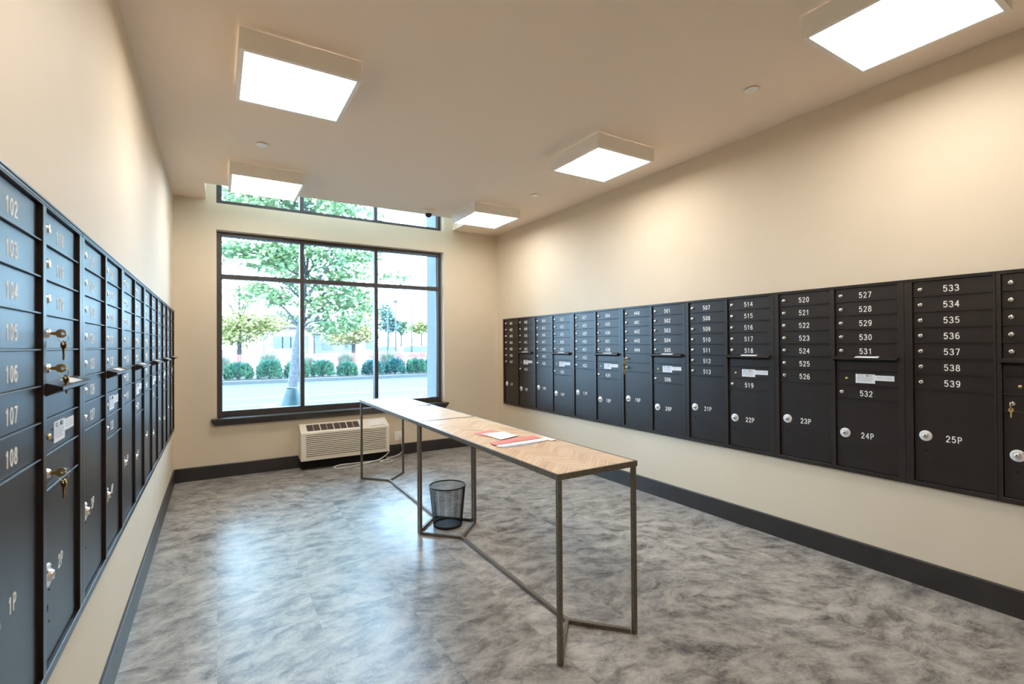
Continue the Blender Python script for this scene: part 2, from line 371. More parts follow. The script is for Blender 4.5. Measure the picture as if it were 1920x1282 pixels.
# stool and tapered apron
s_ = MB(); s_.box(WX0+.001, WX1-.001, D-.001, FY0, WZ0-.012, WZ0+.003)
s_.box(-.050, 2.742, D-.085, D, WZ0-.014, WZ0+.003)
s_.add([(-.050,D-.080,WZ0-.014),(2.742,D-.080,WZ0-.014),(2.742,D,WZ0-.014),(-.050,D,WZ0-.014),
        (-.018,D-.030,WZ0-.078),(2.712,D-.030,WZ0-.078),(2.712,D,WZ0-.078),(-.018,D,WZ0-.078)],
       [(0,1,5,4),(1,2,6,5),(2,3,7,6),(3,0,4,7),(4,5,6,7),(0,3,2,1)])
part('window_sill', s_, M['sill'], w1, bevel=.003)

# exterior return of the building beside the glass
struct('exterior_wall', MB().box(2.735, 3.8, D+.24, 6.95, -.15, 6), M['stucco'])

# ------------------------------------------------------------------ mailbox cabinets
RP, ZB, ZT = .0905, .590, 1.812         # row pitch, outer bottom / top
DZ1 = 1.794; DZ0 = DZ1-13*RP            # door field
CW, CM, CG = .3515, .0335, .027
FACE = -.022; DF = -.0105
def door_mesh(h):
    mb = MB(); mb.box(.002, CW-.002, -.001, DF, .0035, h-.0015)
    me = mb.mesh('mail_door', M['bronze'])
    bm = bmesh.new(); bm.from_mesh(me)
    bmesh.ops.bevel(bm, geom=[e for e in bm.edges], offset=.0009, segments=1, affect='EDGES'); bm.to_mesh(me); bm.free(); return me
DM1 = door_mesh(RP); DM6 = door_mesh(6*RP); DM5 = door_mesh(5*RP)
def lock_mesh():
    mb = MB()
    mb.lathe([(.0142,0),(.0142,-.002),(.0128,-.0045),(.0112,-.008),(.0104,-.010),(.0085,-.0108),(.0001,-.0108)], 20, axis='y', cap0=False, cap1=False)
    mb.cur = 1; mb.box(-.0008,.0008,-.0108,-.0112,-.0045,.0045)
    return mb.mesh('lock', [M['chrome'], M['black']], True)
LM = lock_mesh()
def parcel_lock_mesh():
    mb = MB()
    mb.lathe([(.031,0),(.031,-.0025),(.029,-.004),(.016,-.004)], 36, axis='y', cap0=False, cap1=False)
    mb.cur = 1; mb.lathe([(.016,-.004),(.0135,-.009),(.0115,-.0135),(.008,-.0145),(.0001,-.0145)], 28, axis='y', cap0=False, cap1=False)
    mb.cur = 2; mb.box(-.0010,.0010,-.0145,-.0150,-.006,.006)
    for sx_ in (-1,1):
        t = math.radians(40); c = Vector((sx_*.0235*math.cos(t), -.0042, .0235*math.sin(t))); d = Vector((-sx_*math.sin(t),0,math.cos(t)))
        mb.bar(c-d*.004, c+d*.004, .0032, .0008)
    return mb.mesh('lock', [M['disc'], M['chrome'], M['black']], True)
PLM = parcel_lock_mesh()
def hole_mesh():
    mb = MB(); mb.lathe([(.0088,0),(.0088,-.0006),(.0001,-.0006)], 20, axis='y', cap0=False, cap1=False); return mb.mesh('screw_hole', M['black'])
def rivet_mesh():
    mb = MB(); mb.lathe([(.0036,0),(.003,-.0016),(.0001,-.002)], 10, axis='y', cap0=False, cap1=False); return mb.mesh('rivet', M['bronze_frame'], True)
HOM, RVM = hole_mesh(), rivet_mesh()
def hood_mesh():
    mb = MB(); w = CW
    top = [(DF,.010),(-.052,-.004),(-.052,-.0065),(DF,.0065)]
    mb.prism(top, 'x', -.004, w+.004)
    mb.prism([(-.052,-.004),(-.054,-.004),(-.054,-.013),(-.052,-.013)], 'x', -.004, w+.004)
    for a in (-.003, w+.001): mb.prism([(DF,.0065),(-.051,-.006),(-.051,-.012),(DF,-.034)], 'x', a, a+.002)
    mb.cur = 1; mb.box(.004, w-.004, -.002, -.012, -.030, .004)
    return mb.mesh('mail_slot', [M['bronze_frame'], M['black']])
HM = hood_mesh()
def strip_mesh():
    mb = MB(); dz = .014/.0415
    y0, y1 = -.020, -.046
    z = lambda y: .0103 - (DF-y)*(.014/.0415) + .0003
    mb.add([(.125,y0,z(y0)),(.255,y0,z(y0)),(.255,y1,z(y1)),(.125,y1,z(y1)),(.125,y0,z(y0)+.0004),(.255,y0,z(y0)+.0004),(.255,y1,z(y1)+.0004),(.125,y1,z(y1)+.0004)],
           [(0,1,2,3),(7,6,5,4),(0,4,5,1),(1,5,6,2),(2,6,7,3),(3,7,4,0)])
    return mb.mesh('label_strip', M['label'])
SM = strip_mesh()
def postal_mesh():
    mb = MB(); a = .117
    mb.box(a, a+.109, 0, -.0007, .016, .074); mb.box(a+.109, a+.211, 0, -.0007, .036, .069)
    mb.cur = 1; t = text_mb('U.S. MAIL', .0115, .0085, .0016, .0004)
    mb.add([(x+a+.054, y-.0007, z+.064) for x,y,z in t.v], t.f)
    mb.cur = 2
    for i, (l, z) in enumerate([(.085,.052),(.092,.047),(.088,.042),(.094,.037),(.080,.032),(.086,.027)]): mb.box(a+.008, a+.008+l, -.0007, -.001, z, z+.0016)
    for z in (.060,.053,.046): mb.box(a+.118, a+.2, -.0007, -.001, z, z+.0014)
    return mb.mesh('postal_label', [M['label'], M['ink'], M['grey_ink']])
PM = postal_mesh()
def panel_lock_mesh():
    mb = MB(); mb.lathe([(.0085,0),(.0085,-.003),(.0065,-.0045),(.0001,-.0045)], 18, axis='y', cap0=False, cap1=False)
    return mb.mesh('lock', M['brass'], True)
PKM = panel_lock_mesh()
_fm = {}
def frame_mesh(cols, ml=CM, mr=CM):
    """cols: string of 'A' (plain column) and 'S' (column with the mail slot)"""
    if (cols,ml) in _fm: return _fm[(cols,ml)]
    n = len(cols); w = ml + mr + n*CW + (n-1)*CG; mb = MB()
    h = ZT-ZB; b0 = DZ0-ZB; b1 = DZ1-ZB
    mb.box(.0008, w-.0008, 0, -.0012, 0, h)                          # back sheet
    mb.box(.0008, w-.0008, 0, FACE, b1, h); mb.box(.0008, w-.0008, 0, FACE, 0, b0)
    mb.box(-.0002, w+.0002, 0, FACE-.003, h-.006, h)                  # trim lip
    mb.box(.012, w-.012, FACE, FACE-.0015, b1+.004, h-.009)
    xs = [0.0008]
    for i in range(n): x = ml+i*(CW+CG); xs += [x, x+CW]
    xs.append(w-.0008)
    for a, b_ in zip(xs[0::2], xs[1::2]): mb.box(a, b_, 0, FACE, b0, b1)
    for i, c in enumerate(cols):
        x = ml+i*(CW+CG)
        rows = [1,2,3,4,5,6,7] if c == 'A' else [1,2,3,4,5,6,7,8]
        for r in rows:
            z = b1 - r*RP; mb.box(x, x+CW, 0, FACE+.003, z-.0012, z+.0026)
    me = mb.mesh('frame', M['bronze_frame'])
    bm = bmesh.new(); bm.from_mesh(me); bmesh.ops.bevel(bm, geom=list(bm.edges), offset=.0008, segments=1, affect='EDGES'); bm.to_mesh(me); bm.free()
    _fm[(cols,ml)] = me; return me
def cabinet(loc, rz, cols, numbers, parcels, label, group, ml=CM, mr=CM):
    c = thing('mailbox_cabinet', label, 'mailboxes', loc, rz, group)
    link('frame', frame_mesh(cols, ml, mr), c)
    b1 = DZ1-ZB
    def lockat(d): link('lock', LM, d, (.037, DF, .0425))
    for i, kind in enumerate(cols):
        x = ml+i*(CW+CG); nums = list(numbers[i])
        rows = [1,2,3,4,5,6,7] if kind == 'A' else [1,2,3,4,5,8]
        for r, t in zip(rows, nums):
            d = link('mail_door', DM1, c, (x, 0, b1-r*RP)); lockat(d)
            if t: link('number', text_mesh(t), d, (CW/2, DF, .0395))
        if kind == 'S':
            d = link('slot_panel', DM1, c, (x,0,b1-6*RP))
            s = link('mail_slot', HM, c, (x,0,b1-5*RP)); link('label_strip', SM, s)
            p_ = link('access_panel', DM1, c, (x,0,b1-7*RP)); link('postal_label', PM, p_, (0,DF,0)); link('lock', PKM, p_, (.066,DF,.043))
            for a in (.028,.102):
                for b_ in (.029,.057): link('rivet', RVM, p_, (a,DF,b_))
        k = 6 if kind == 'A' else 5
        d = link('parcel_door', DM6 if k == 6 else DM5, c, (x,0,b1-13*RP))
        zc = k*RP/2
        link('lock', PLM, d, (.054,DF,zc)); link('number', text_mesh(parcels[i]), d, (.180,DF,zc-.004)); link('screw_hole', HOM, d, (.054,DF,zc-.086))
        for a in (-.0175,.0175):
            for b_ in (-.043,-.126): link('rivet', RVM, d, (.054+a,DF,zc+b_))
    return c
def seq(a, n): return [str(a+i) for i in range(n)]
W2 = 2*CM+2*CW+CG; W1 = 2*CM+CW; PITCH_ = .797
GR, GLF = 'mailbox cabinets along the right wall', 'mailbox cabinets along the left wall'
right = [  # from the window end towards the camera
 (seq(401,7), seq(408,6), '13P','14P', 'dark bronze mailbox cabinet 401 to 413 on right wall, in the corner by the window'),
 (seq(414,7), seq(421,6), '15P','16P', 'dark bronze mailbox cabinet 414 to 426, second from the window on right wall'),
 (seq(427,7), seq(434,6), '17P','18P', 'dark bronze mailbox cabinet 427 to 439, third from the window on right wall'),
 (seq(440,5)+['',''], seq(501,6), '19P','20P', 'dark bronze mailbox cabinet 440 to 506 with two blank doors on right wall'),
 (seq(507,7), seq(514,6), '21P','22P', 'dark bronze mailbox cabinet 507 to 519 with parcel doors 21P and 22P on right wall'),
 (seq(520,7), seq(527,6), '23P','24P', 'dark bronze mailbox cabinet 520 to 532 with parcel doors 23P and 24P on right wall')]
for i, (a, b_, p1, p2, lab) in enumerate(right):
    cabinet((XR-.0005, 6.033-i*PITCH_, ZB), -PI/2, 'AS', (a,b_), (p1,p2), lab, GR)
Y7 = 6.033-6*PITCH_
cabinet((XR-.0005, Y7, ZB), -PI/2, 'A', (seq(533,7),), ('25P',), 'narrow one-column mailbox cabinet 533 to 539 on right wall', GR, .040, .010)
Y8 = Y7-.4019
cabinet((XR-.0005, Y8, ZB), -PI/2, 'S', (seq(540,5)+[''],), ('26P',), 'one-column mailbox cabinet cut by the right picture edge, brass key in its door', GR, .020, .030)
left = [   # from the camera towards the window
 (seq(102,7), ['118','119','120','','',''], '1P','2P', 'nearest dark mailbox cabinet on left wall, keys hanging from three of its doors'),
 (seq(121,7), seq(128,6), '3P','4P', 'dark mailbox cabinet 121 to 133, second from the camera on left wall'),
 (seq(134,7), ['141','142','143','144','201','202'], '5P','6P', 'dark mailbox cabinet 134 to 140, third from the camera on left wall'),
 (seq(203,7), seq(210,6), '7P','8P', 'dark mailbox cabinet fourth from the camera on left wall'),
 (seq(216,7), seq(223,6), '9P','10P', 'dark mailbox cabinet on left wall, second from the window corner'),
 (seq(229,7), seq(236,6), '11P','12P', 'dark mailbox cabinet on left wall, in the corner by the window')]
YL0 = 6.030-6*PITCH_
for i, (a, b_, p1, p2, lab) in enumerate(left):
    cabinet((XL+.0005, YL0+i*PITCH_, ZB), PI/2, 'AS', (a,b_), (p1,p2), lab, GLF)

# key sets hanging from the locks (local frame of a cabinet: x along, -y out)
def key_mb(o, dirv, side):
    """flat key: round bow at o, blade along dirv; side = width direction"""
    mb = MB(); o, d, s = Vector(o), Vector(dirv).normalized(), Vector(side).normalized(); n = d.cross(s)
    def ring(r, k=18): return [(math.cos(2*PI*i/k)*r, math.sin(2*PI*i/k)*r) for i in range(k)]
    k = 18; out = ring(.0115, k); inn = [(x*.33-.004, y*.33) for x, y in out]
    vs = []
    for t in (-.0010,.0010):
        for P in (out, inn): vs += [o + d*x + s*y + n*t for x, y in P]
    fs = []
    for i in range(k):
        j = (i+1)%k
        fs += [(i,j,k+j,k+i),(2*k+i,3*k+i,3*k+j,2*k+j),(i,2*k+i,2*k+j,j),(k+i,k+j,3*k+j,3*k+i)]
    mb.add(vs, fs)
    prof = [(.010,-.004),(.016,-.0045),(.016,-.0035),(.036,-.0035),(.040,-.001),(.040,.0015),(.034,.0035),(.031,.0022),(.028,.0036),(.025,.0022),(.022,.0036),(.016,.0036),(.016,.0045),(.010,.004)]
    vs = [o + d*x + s*y + n*t for t in (-.0009,.0009) for x, y in prof]; m_ = len(prof)
    mb.add(vs, [tuple(range(m_)), tuple(range(2*m_-1,m_-1,-1))]+[(i,i+m_,(i+1)%m_+m_,(i+1)%m_) for i in range(m_)])
    return mb
def key_set(wall, yy, z, label, tilt=0., short=False):
    x = XL if wall == 'L' else XR; rz = PI/2 if wall == 'L' else -PI/2
    t = thing('key_set', label, 'keys', (x, yy, z), rz, 'brass keys left in mailbox locks')
    tip = -.0225-.0105
    # key in the lock: bow out in the room, blade into the lock barrel
    k1 = MB(); kk = key_mb((0,-.042,0),(0,1,0),(0,0,1)); k1.v, k1.f, k1.mi = kk.v, [f for f in kk.f], kk.mi
    k1.v = [(a, min(b_, -.0216), c) for a,b_,c in k1.v]
    part('key', k1, M['brass'], t)
    rc = (0,-.047,-.011); ring = [(rc[0]+.0015*math.sin(a*2), rc[1]+.010*math.cos(a), rc[2]+.012*math.sin(a)) for a in [2*PI*i/20 for i in range(20)]]
    part('key_ring', MB().tube(ring, .0009, 6, closed=True), M['chrome'], t, smooth=True)
    o = (.001+tilt*.3, -.047, -.030)
    part('key', key_mb(o, (tilt,-.12*tilt,-1), (.75,.66,0)), M['brass'], t)
    return t
kyL = YL0+CM+CW+CG+.037
zrow = lambda r: DZ1 - r*RP + .0425
key_set('L', kyL, zrow(4), 'brass key pair in the blank fourth-row door of the nearest left cabinet')
key_set('L', kyL, zrow(5), 'brass key pair in the blank door just above the nearest left mail slot', .08)
key_set('L', kyL, zrow(8), 'brass key pair in the blank door below the white label of the nearest left cabinet')
kyR = 6.033-3*PITCH_-CM-.037
key_set('R', kyR, zrow(6), 'upper brass key pair, in the blank door under 444 on the right wall')
key_set('R', kyR, zrow(7), 'lower brass key pair, in the second blank door under 444 on the right wall')
key_set('R', Y8-.020-.037, zrow(8), 'gold key pair hanging at the right picture edge')

# ------------------------------------------------------------------ ceiling lights
def ceiling_light(loc, label):
    t = thing('ceiling_light', label, 'ceiling light', loc, 0, 'square surface-mounted ceiling lights')
    S, hgt, lip = .305, .108, .024
    f = MB(); th = .004
    f.box(-S,S,-S,-S+th,-hgt,-.004); f.box(-S,S,S-th,S,-hgt,-.004); f.box(-S,-S+th,-S+th,S-th,-hgt,-.004); f.box(S-th,S,-S+th,S-th,-hgt,-.004)
    f.box(-S+.003,S-.003,-S+.003,S-.003,-.004,-.0005)
    l2 = lip
    f.box(-S,S,-S,-S+l2,-hgt-.003,-hgt+.001); f.box(-S,S,S-l2,S,-hgt-.003,-hgt+.001); f.box(-S,-S+l2,-S+l2,S-l2,-hgt-.003,-hgt+.001); f.box(S-l2,S,-S+l2,S-l2,-hgt-.003,-hgt+.001)
    part('housing', f, M['housing'], t, bevel=.001)
    part('diffuser', MB().box(-S+.006,S-.006,-S+.006,S-.006,-hgt+.004,-hgt+.009), M['diff'], t)
for x, y, lab in [(.408,3.09,'square ceiling light near the top left, over the floor by the left cabinets'),
                  (.408,5.155,'square ceiling light overlapping the upper left pane of the high window'),
                  (2.79,3.09,'square ceiling light on the right side, between the nearest and the farthest one'),
                  (2.79,5.155,'square ceiling light farthest away on the right, by the far corner'),
                  (2.79,.98,'largest square ceiling light, cut by the top right picture edge'),
                  (.408,.98,'square ceiling light nearest the camera above the left cabinets')]:
    ceiling_light((x,y,H), lab)
for x, y, lab in [(.315,4.327,'small white round ceiling cover between the two left ceiling lights'),
                  (2.914,1.818,'small white round ceiling cover near the largest ceiling light'),
                  (2.938,4.308,'small white round ceiling cover before the farthest right ceiling light')]:
    o = part('sprinkler_cover', MB().lathe([(.030,0),(.030,-.006),(.043,-.006),(.043,-.0085),(.040,-.0105),(.0001,-.0105)], 32, cap0=False, cap1=False), M['white_pl'], None, (x,y,H-.0005), smooth=False)
    tag(o, lab, 'sprinkler cover', 'round sprinkler covers on the ceiling')
t = thing('dome_camera', 'small white ceiling security camera with dark dome above the window', 'security camera', (2.172,5.45,H))
part('base', MB().lathe([(.066,-.0005),(.066,-.012),(.060,-.030),(.050,-.040),(.048,-.042),(.0001,-.042)], 32, cap0=True, cap1=False), M['white_pl'], t, smooth=True)
part('dome', MB().lathe([(.0415,-.0425)]+[(.0415*math.cos(a), -.050-.036*math.sin(a)) for a in [PI/2*i/8 for i in range(8)]]+[(.0001,-.086)], 28, cap0=True, cap1=False), M['dome'], t, smooth=True)

# ------------------------------------------------------------------ console tables
def console(loc, rz, label):
    t = thing('console_table', label, 'table', loc, rz, 'two console tables set end to end')
    LN, WD, TZ = 1.797, .492, .857; w = .021
    tp = MB(); tp.box(.010, WD-.010, .010, LN-.010, TZ-.018, TZ-.001)
    part('tabletop', tp, M['wood'], t)
    e = MB(); hh = .027
    e.box(0,WD,0,.010,TZ-hh,TZ+.001); e.box(0,WD,LN-.010,LN,TZ-hh,TZ+.001); e.box(0,.010,.010,LN-.010,TZ-hh,TZ+.001); e.box(WD-.010,WD,.010,LN-.010,TZ-hh,TZ+.001)
    part('edge_band', e, M['hammer'], t, bevel=.0018)
    for x in (.006, WD-.006-w):
        for y in (.004, LN-.004-w): part('leg', MB().box(x,x+w,y,y+w,0,TZ-hh), M['hammer'], t, bevel=.0012)
    j = .262; mid = WD/2; b_ = MB(); zb = w/2
    for yy, s in ((.004+w/2, 1),(LN-.004-w/2, -1)):
        for x in (.006+w/2, WD-.006-w/2):
            dx = (mid-x); dy = s*(j-.014); l = math.hypot(dx,dy)
            b_.bar((x+dx/l*.018, yy+dy/l*.018, zb), (mid-dx/l*.004, yy+dy-dy/l*.004, zb), w*.98, w*.98)
    b_.bar((mid, .004+w/2+j-.018, zb),(mid, LN-(.004+w/2+j-.018), zb), w, w)
    part('base_stretcher', b_, M['hammer'], t, bevel=.001)
    return t
RZ = -.0075
def tpt(x, y): return (1.295+x*math.cos(RZ)-y*math.sin(RZ), 1.735+x*math.sin(RZ)+y*math.cos(RZ))
console((1.295,1.735,0), RZ, 'nearer console table, light chevron wood top on thin bronze legs, red flyers on it')
q = tpt(0,1.801); console((q[0],q[1],0), RZ, 'farther console table, light chevron wood top on bronze legs, standing by the window')

# paper things on the tables
TZ = .8575
def sheet(name, pts, z, th, m, label, cat, curl=0):
    n = 6; mb = MB(); P = [Vector((a,b_,0)) for a,b_ in pts]; vs = []
    for t in (0, th):
        for i in range(n+1):
            for k in range(n+1):
                u, v_ = i/n, k/n
                p_ = P[0]*(1-u)*(1-v_)+P[1]*u*(1-v_)+P[2]*u*v_+P[3]*(1-u)*v_
                vs.append((p_.x,p_.y,z+t+curl*(abs(u-.5)*2)**3*v_))
    K = (n+1)**2; fs = []
    g = lambda i,k: i*(n+1)+k
    for i in range(n):
        for k in range(n): fs += [(g(i,k),g(i,k+1),g(i+1,k+1),g(i+1,k)), (K+g(i,k),K+g(i+1,k),K+g(i+1,k+1),K+g(i,k+1))]
    for i in range(n):
        fs += [(g(i,0),g(i+1,0),K+g(i+1,0),K+g(i,0)),(g(i,n),K+g(i,n),K+g(i+1,n),g(i+1,n)),(g(0,i),K+g(0,i),K+g(0,i+1),g(0,i+1)),(g(n,i),g(n,i+1),K+g(n,i+1),K+g(n,i))]
    o = part(name, mb.add(vs, fs), m); return tag(o, label, cat)
sheet('flyer', [(1.440,2.84),(1.468,2.66),(1.63,2.70),(1.60,2.90)], TZ+.0006, .001, M['red_paper'], 'pale red flyer half hidden under the white envelope on the nearer table', 'flyer')
sheet('envelope', [(1.475,2.80),(1.478,2.555),(1.64,2.60),(1.625,2.76)], TZ+.0026, .0012, M['paper'], 'white blank envelope on the nearer table, behind the red leaflet', 'envelope', .004)
sheet('leaflet', [(1.372,2.505),(1.360,2.425),(1.700,2.450),(1.705,2.545)], TZ+.0056, .0018, M['red_paper'], 'long red printed leaflet lying across the nearer table', 'leaflet')
sheet('booklet', [(1.378,2.475),(1.362,2.375),(1.705,2.385),(1.715,2.475)], TZ+.001, .0030, M['paper'], 'white folded booklet under the long red leaflet on the nearer table', 'booklet')
sheet('brochure', [(1.392,2.40),(1.372,2.350),(1.66,2.372),(1.67,2.42)], TZ+.0002, .0006, M['blue_paper'], 'blue edged brochure at the front of the pile on the nearer table', 'brochure')
sheet('receipt', [(1.715,2.44),(1.725,2.365),(1.765,2.375),(1.755,2.50)], TZ+.0009, .0008, M['paper'], 'small white slip beside the right end of the red leaflet', 'paper slip', .003)
sheet('paper_sheet', [(1.42,4.85),(1.44,4.60),(1.70,4.64),(1.68,4.88)], TZ+.0006, .0006, M['paper'], 'white sheet of paper on the farther table, the nearer of two', 'paper')
sheet('paper_sheet', [(1.47,5.18),(1.44,4.92),(1.72,4.93),(1.73,5.17)], TZ+.0006, .0006, M['paper'], 'white sheet of paper at the window end of the farther table', 'paper')
pn = thing('pen', 'thin dark pen lying near the right edge of the farther table', 'pen', (1.655,4.48,TZ), -.55)
part('barrel', MB().tube([(.01,0,.0052),(.135,0,.0052)], .0042, 10), M['pen'], pn)
part('tip', MB().tube([(0,0,.0052),(.01,0,.0052)], [.0008,.0040], 10), M['chrome'], pn)
part('clip', MB().box(.095,.133,-.001,.001,.0094,.0112), M['chrome'], pn)

# ------------------------------------------------------------------ wire mesh wastebasket
t = thing('wastebasket', 'black wire mesh wastebasket on the floor between the two tables', 'wastebasket', (1.578,3.585,0))
HB, R0, R1 = .318, .113, .143
part('bottom', MB().lathe([(R0-.004,.006),(R0,.003),(R0+.002,.010),(R0+.002,.022),(R0-.001,.022),(R0-.001,.012),(.0001,.011)], 48, cap0=True, cap1=False), M['wire'], t, smooth=False)
ms = MB(); nv = 116
for k in range(nv):
    a = 2*PI*k/nv; c, s = math.cos(a), math.sin(a)
    ms.bar((c*(R0+.001),s*(R0+.001),.012),(c*R1,s*R1,HB), .0014, .0012, up=Vector((c,s,0)))
for i in range(1,44):
    f = i/44; z = .012+(HB-.012)*f; r = R0+.001+(R1-R0-.001)*f
    ms.tube([(r*math.cos(2*PI*k/58), r*math.sin(2*PI*k/58), z) for k in range(58)], .0007, 3, closed=True)
part('mesh_wall', ms, M['wire'], t)
part('rim', MB().tube([(R1*math.cos(2*PI*k/64), R1*math.sin(2*PI*k/64), HB) for k in range(64)], .0052, 10, closed=True), M['wire'], t, smooth=True)

# ------------------------------------------------------------------ wall air conditioner
AX0, AX1, AY = .828, 1.858, 6.012; AZ0, AZ1, AZ2 = .112, .432, .516
t = thing('air_conditioner', 'cream wall air conditioner with louvred front on the floor under the window', 'air conditioner', (AX0, D, 0))
w_, d_ = AX1-AX0, D-AY
cs = MB()
lx0, lx1, lz0, lz1 = .055, w_-.040, AZ0+.030, AZ1-.022
cs.prism([(-.0005,AZ0+.012),(-d_*.82,AZ0),(-d_+.028,AZ0),(-d_+.028,AZ1-.010),(-.040,AZ2),(-.0005,AZ2)], 'x', 0, w_)
cs.box(0,w_,-d_,-d_+.028,AZ0,lz0); cs.box(0,w_,-d_,-d_+.028,lz1,AZ1); cs.box(0,lx0,-d_,-d_+.028,lz0,lz1); cs.box(lx1,w_,-d_,-d_+.028,lz0,lz1)
cs.prism([(-d_,AZ1),(-d_+.03,AZ1),(-d_+.03,AZ1-.02),(-.045,AZ2-.01),(-.04,AZ2),(-d_+.006,AZ1+.003)],'x',0,w_)
part('casing', cs, M['plastic'], t, bevel=.004)
g = MB(); nl = 12; pz = (lz1-lz0)/nl
for i in range(nl):
    z = lz0+pz*i
    g.prism([(-d_-.001,z+pz*.10),(-d_-.001,z+pz*.52),(-d_+.004,z+pz*.62),(-d_+.020,z+pz*.62),(-d_+.022,z+pz*.40),(-d_+.010,z+pz*.08)],'x',lx0,lx1)
part('louvre', g, M['plastic'], t)
part('grille_back', MB().box(lx0,lx1,-d_+.0225,-d_+.027,lz0,lz1), M['grille_dark'], t)
# sloped top: direction from the front edge up to the back
fa, ba = Vector((0,-d_+.008,AZ1+.004)), Vector((0,-.042,AZ2+.001)); sl = (ba-fa); ln = sl.length; sl.normalize(); nn = Vector((0,-sl.z,sl.y))
def slope_box(mb, x0,x1,a,b_,h0,h1):
    vs = []
    for h in (h0,h1):
        for x,aa in ((x0,a),(x1,a),(x1,b_),(x0,b_)): p_ = fa+sl*aa+nn*h; vs.append((x,p_.y,p_.z))
    mb.add(vs, [(0,3,2,1),(4,5,6,7),(0,1,5,4),(1,2,6,5),(2,3,7,6),(3,0,4,7)])
v_ = MB()
for gi in range(4):
    x0 = .075+gi*.152
    v_.cur = 0; slope_box(v_, x0, x0+.142, .030, ln-.035, .0004, .0016)
    v_.cur = 1
    for k in range(7): a = .038+k*(ln-.085)/6.2; slope_box(v_, x0+.003, x0+.139, a, a+.006, .0016, .0045)
    v_.cur = 2; slope_box(v_, x0+.069, x0+.073, .030, ln-.035, .0016, .006)
    slope_box(v_, x0+.142, x0+.152, .030, ln-.035, .0004, .006)
part('air_vent', v_, [M['black'], M['grille_dark'], M['plastic']], t)
cp = MB(); slope_box(cp, w_-.235, w_-.035, .020, ln-.030, .0004, .003); cp.cur = 1; slope_box(cp, w_-.225, w_-.045, .018, .024, .003, .0045)
for k in range(3): slope_box(cp, w_-.10+k*.018, w_-.09+k*.018, .055, .062, .003, .0042)
part('control_cover', cp, [M['white_pl'], M['grille_dark']], t)
part('base', MB().box(.012, w_-.02, -.0145, -d_*.62, .0005, AZ0+.004), M['black'], t)

# outlet and power cord
OX, OZ = 2.055, .255
t = thing('wall_outlet', 'white double wall outlet right of the air conditioner', 'outlet', (OX, D, OZ))
part('cover_plate', MB().box(-.057,.057,-.0002,-.006,-.058,.058), M['white_pl'], t, bevel=.003)
for x in (-.024,.024): part('socket', MB().box(x-.017,x+.017,-.006,-.0085,-.034,.034), M['plastic'], t, bevel=.002)
t = thing('power_cord', 'cream power cord looping on the floor from air conditioner to outlet', 'cord', (OX, D, 0))
part('plug', MB().box(.008,.040,-.0087,-.036,OZ-.030,OZ+.018), M['white_pl'], t, bevel=.004)
pts = [(.024,-.030,OZ-.030),(.024,-.034,OZ-.07),(.026,-.045,.12),(.020,-.070,.06),(-.03,-.10,.030),(-.11,-.14,.020),(-.18,-.20,.022),(-.26,-.25,.016),(-.34,-.30,.010),
       (-.28,-.36,.009),(-.20,-.345,.009),(-.20,-.27,.010),(-.34,-.22,.012),(-.60,-.24,.020),(-.80,-.27,.030),(-.88,-.30,.018),(-.84,-.345,.009),(-.70,-.33,.009),(-.50,-.29,.018),(-.33,-.245,.030),(-.22,-.20,.075),(-.185,-.185,AZ0+.004)]
def smooth_path(P, n=6):
    P = [Vector(p) for p in P]; out = []
    for i in range(len(P)-1):
        a, b_, c, d = P[max(i-1,0)], P[i], P[i+1], P[min(i+2,len(P)-1)]
        for k in range(n):
            s = k/n; out.append(.5*((2*b_)+(c-a)*s+(2*a-5*b_+4*c-d)*s*s+(3*b_-a-3*c+d)*s**3))
    return out+[P[-1]]
part('cable', MB().tube(smooth_path(pts), .0068, 8), M['cord'], t, smooth=True)

# ------------------------------------------------------------------ outdoors
GZ = -.15
struct('ground', MB().box(-60, 160, 23.6, 300, -.4, -.02), M['gravel'])
rd = struct('road', MB().box(-40, 60, D+.24, 23.42, -.4, GZ), M['asphalt'])
for y in (16.9, 15.0): part('road_line', MB().box(-30, 40, y-.06, y+.06, GZ, GZ+.003), M['paint_line'], rd)
for x in (1.0, 6.4, -4.4): part('road_line', MB().prism([(x,15.0),(x+.25,15.0),(x+1.15,9.5),(x+.9,9.5)], 'z', GZ, GZ+.0028), M['paint_line'], rd)
struct('curb', MB().box(-40, 60, 23.42, 23.62, -.4, 0), M['concrete'], bevel=.02)
struct('planting_bed', MB().box(-40, 60, 23.62, 30.5, -.3, -.005), M['mulch'])

def leaves(mb, pts, size, flat=.5, rnd=random):
    for p in pts:
        s = size*rnd.uniform(.65,1.25)
        d = Vector((rnd.gauss(0,1),rnd.gauss(0,1),rnd.gauss(0,flat))).normalized(); n = Vector((rnd.gauss(0,.6),rnd.gauss(0,.6),1)).normalized()
        sd = d.cross(n)
        if sd.length < .05: continue
        sd.normalize(); p = Vector(p); up = sd.cross(d)*.12*s
        mb.add([p, p+d*s*.35+sd*s*.36+up, p+d*s, p+d*s*.35-sd*s*.36+up], [(0,1,2),(0,2,3)])
def limb(mb, a, b_, r0, r1, wob=.06, n=6, rnd=random):
    a, b_ = Vector(a), Vector(b_); L_ = (b_-a).length; P = []
    for i in range(n+1):
        f = i/n; q = a.lerp(b_, f)
        if 0 < i < n: q += Vector((rnd.gauss(0,wob),rnd.gauss(0,wob),rnd.gauss(0,wob*.6)))*L_*.35
        q.z += .10*L_*math.sin(PI*f); P.append(q)
    mb.tube(P, [r0+(r1-r0)*i/n for i in range(n+1)], 7); return P

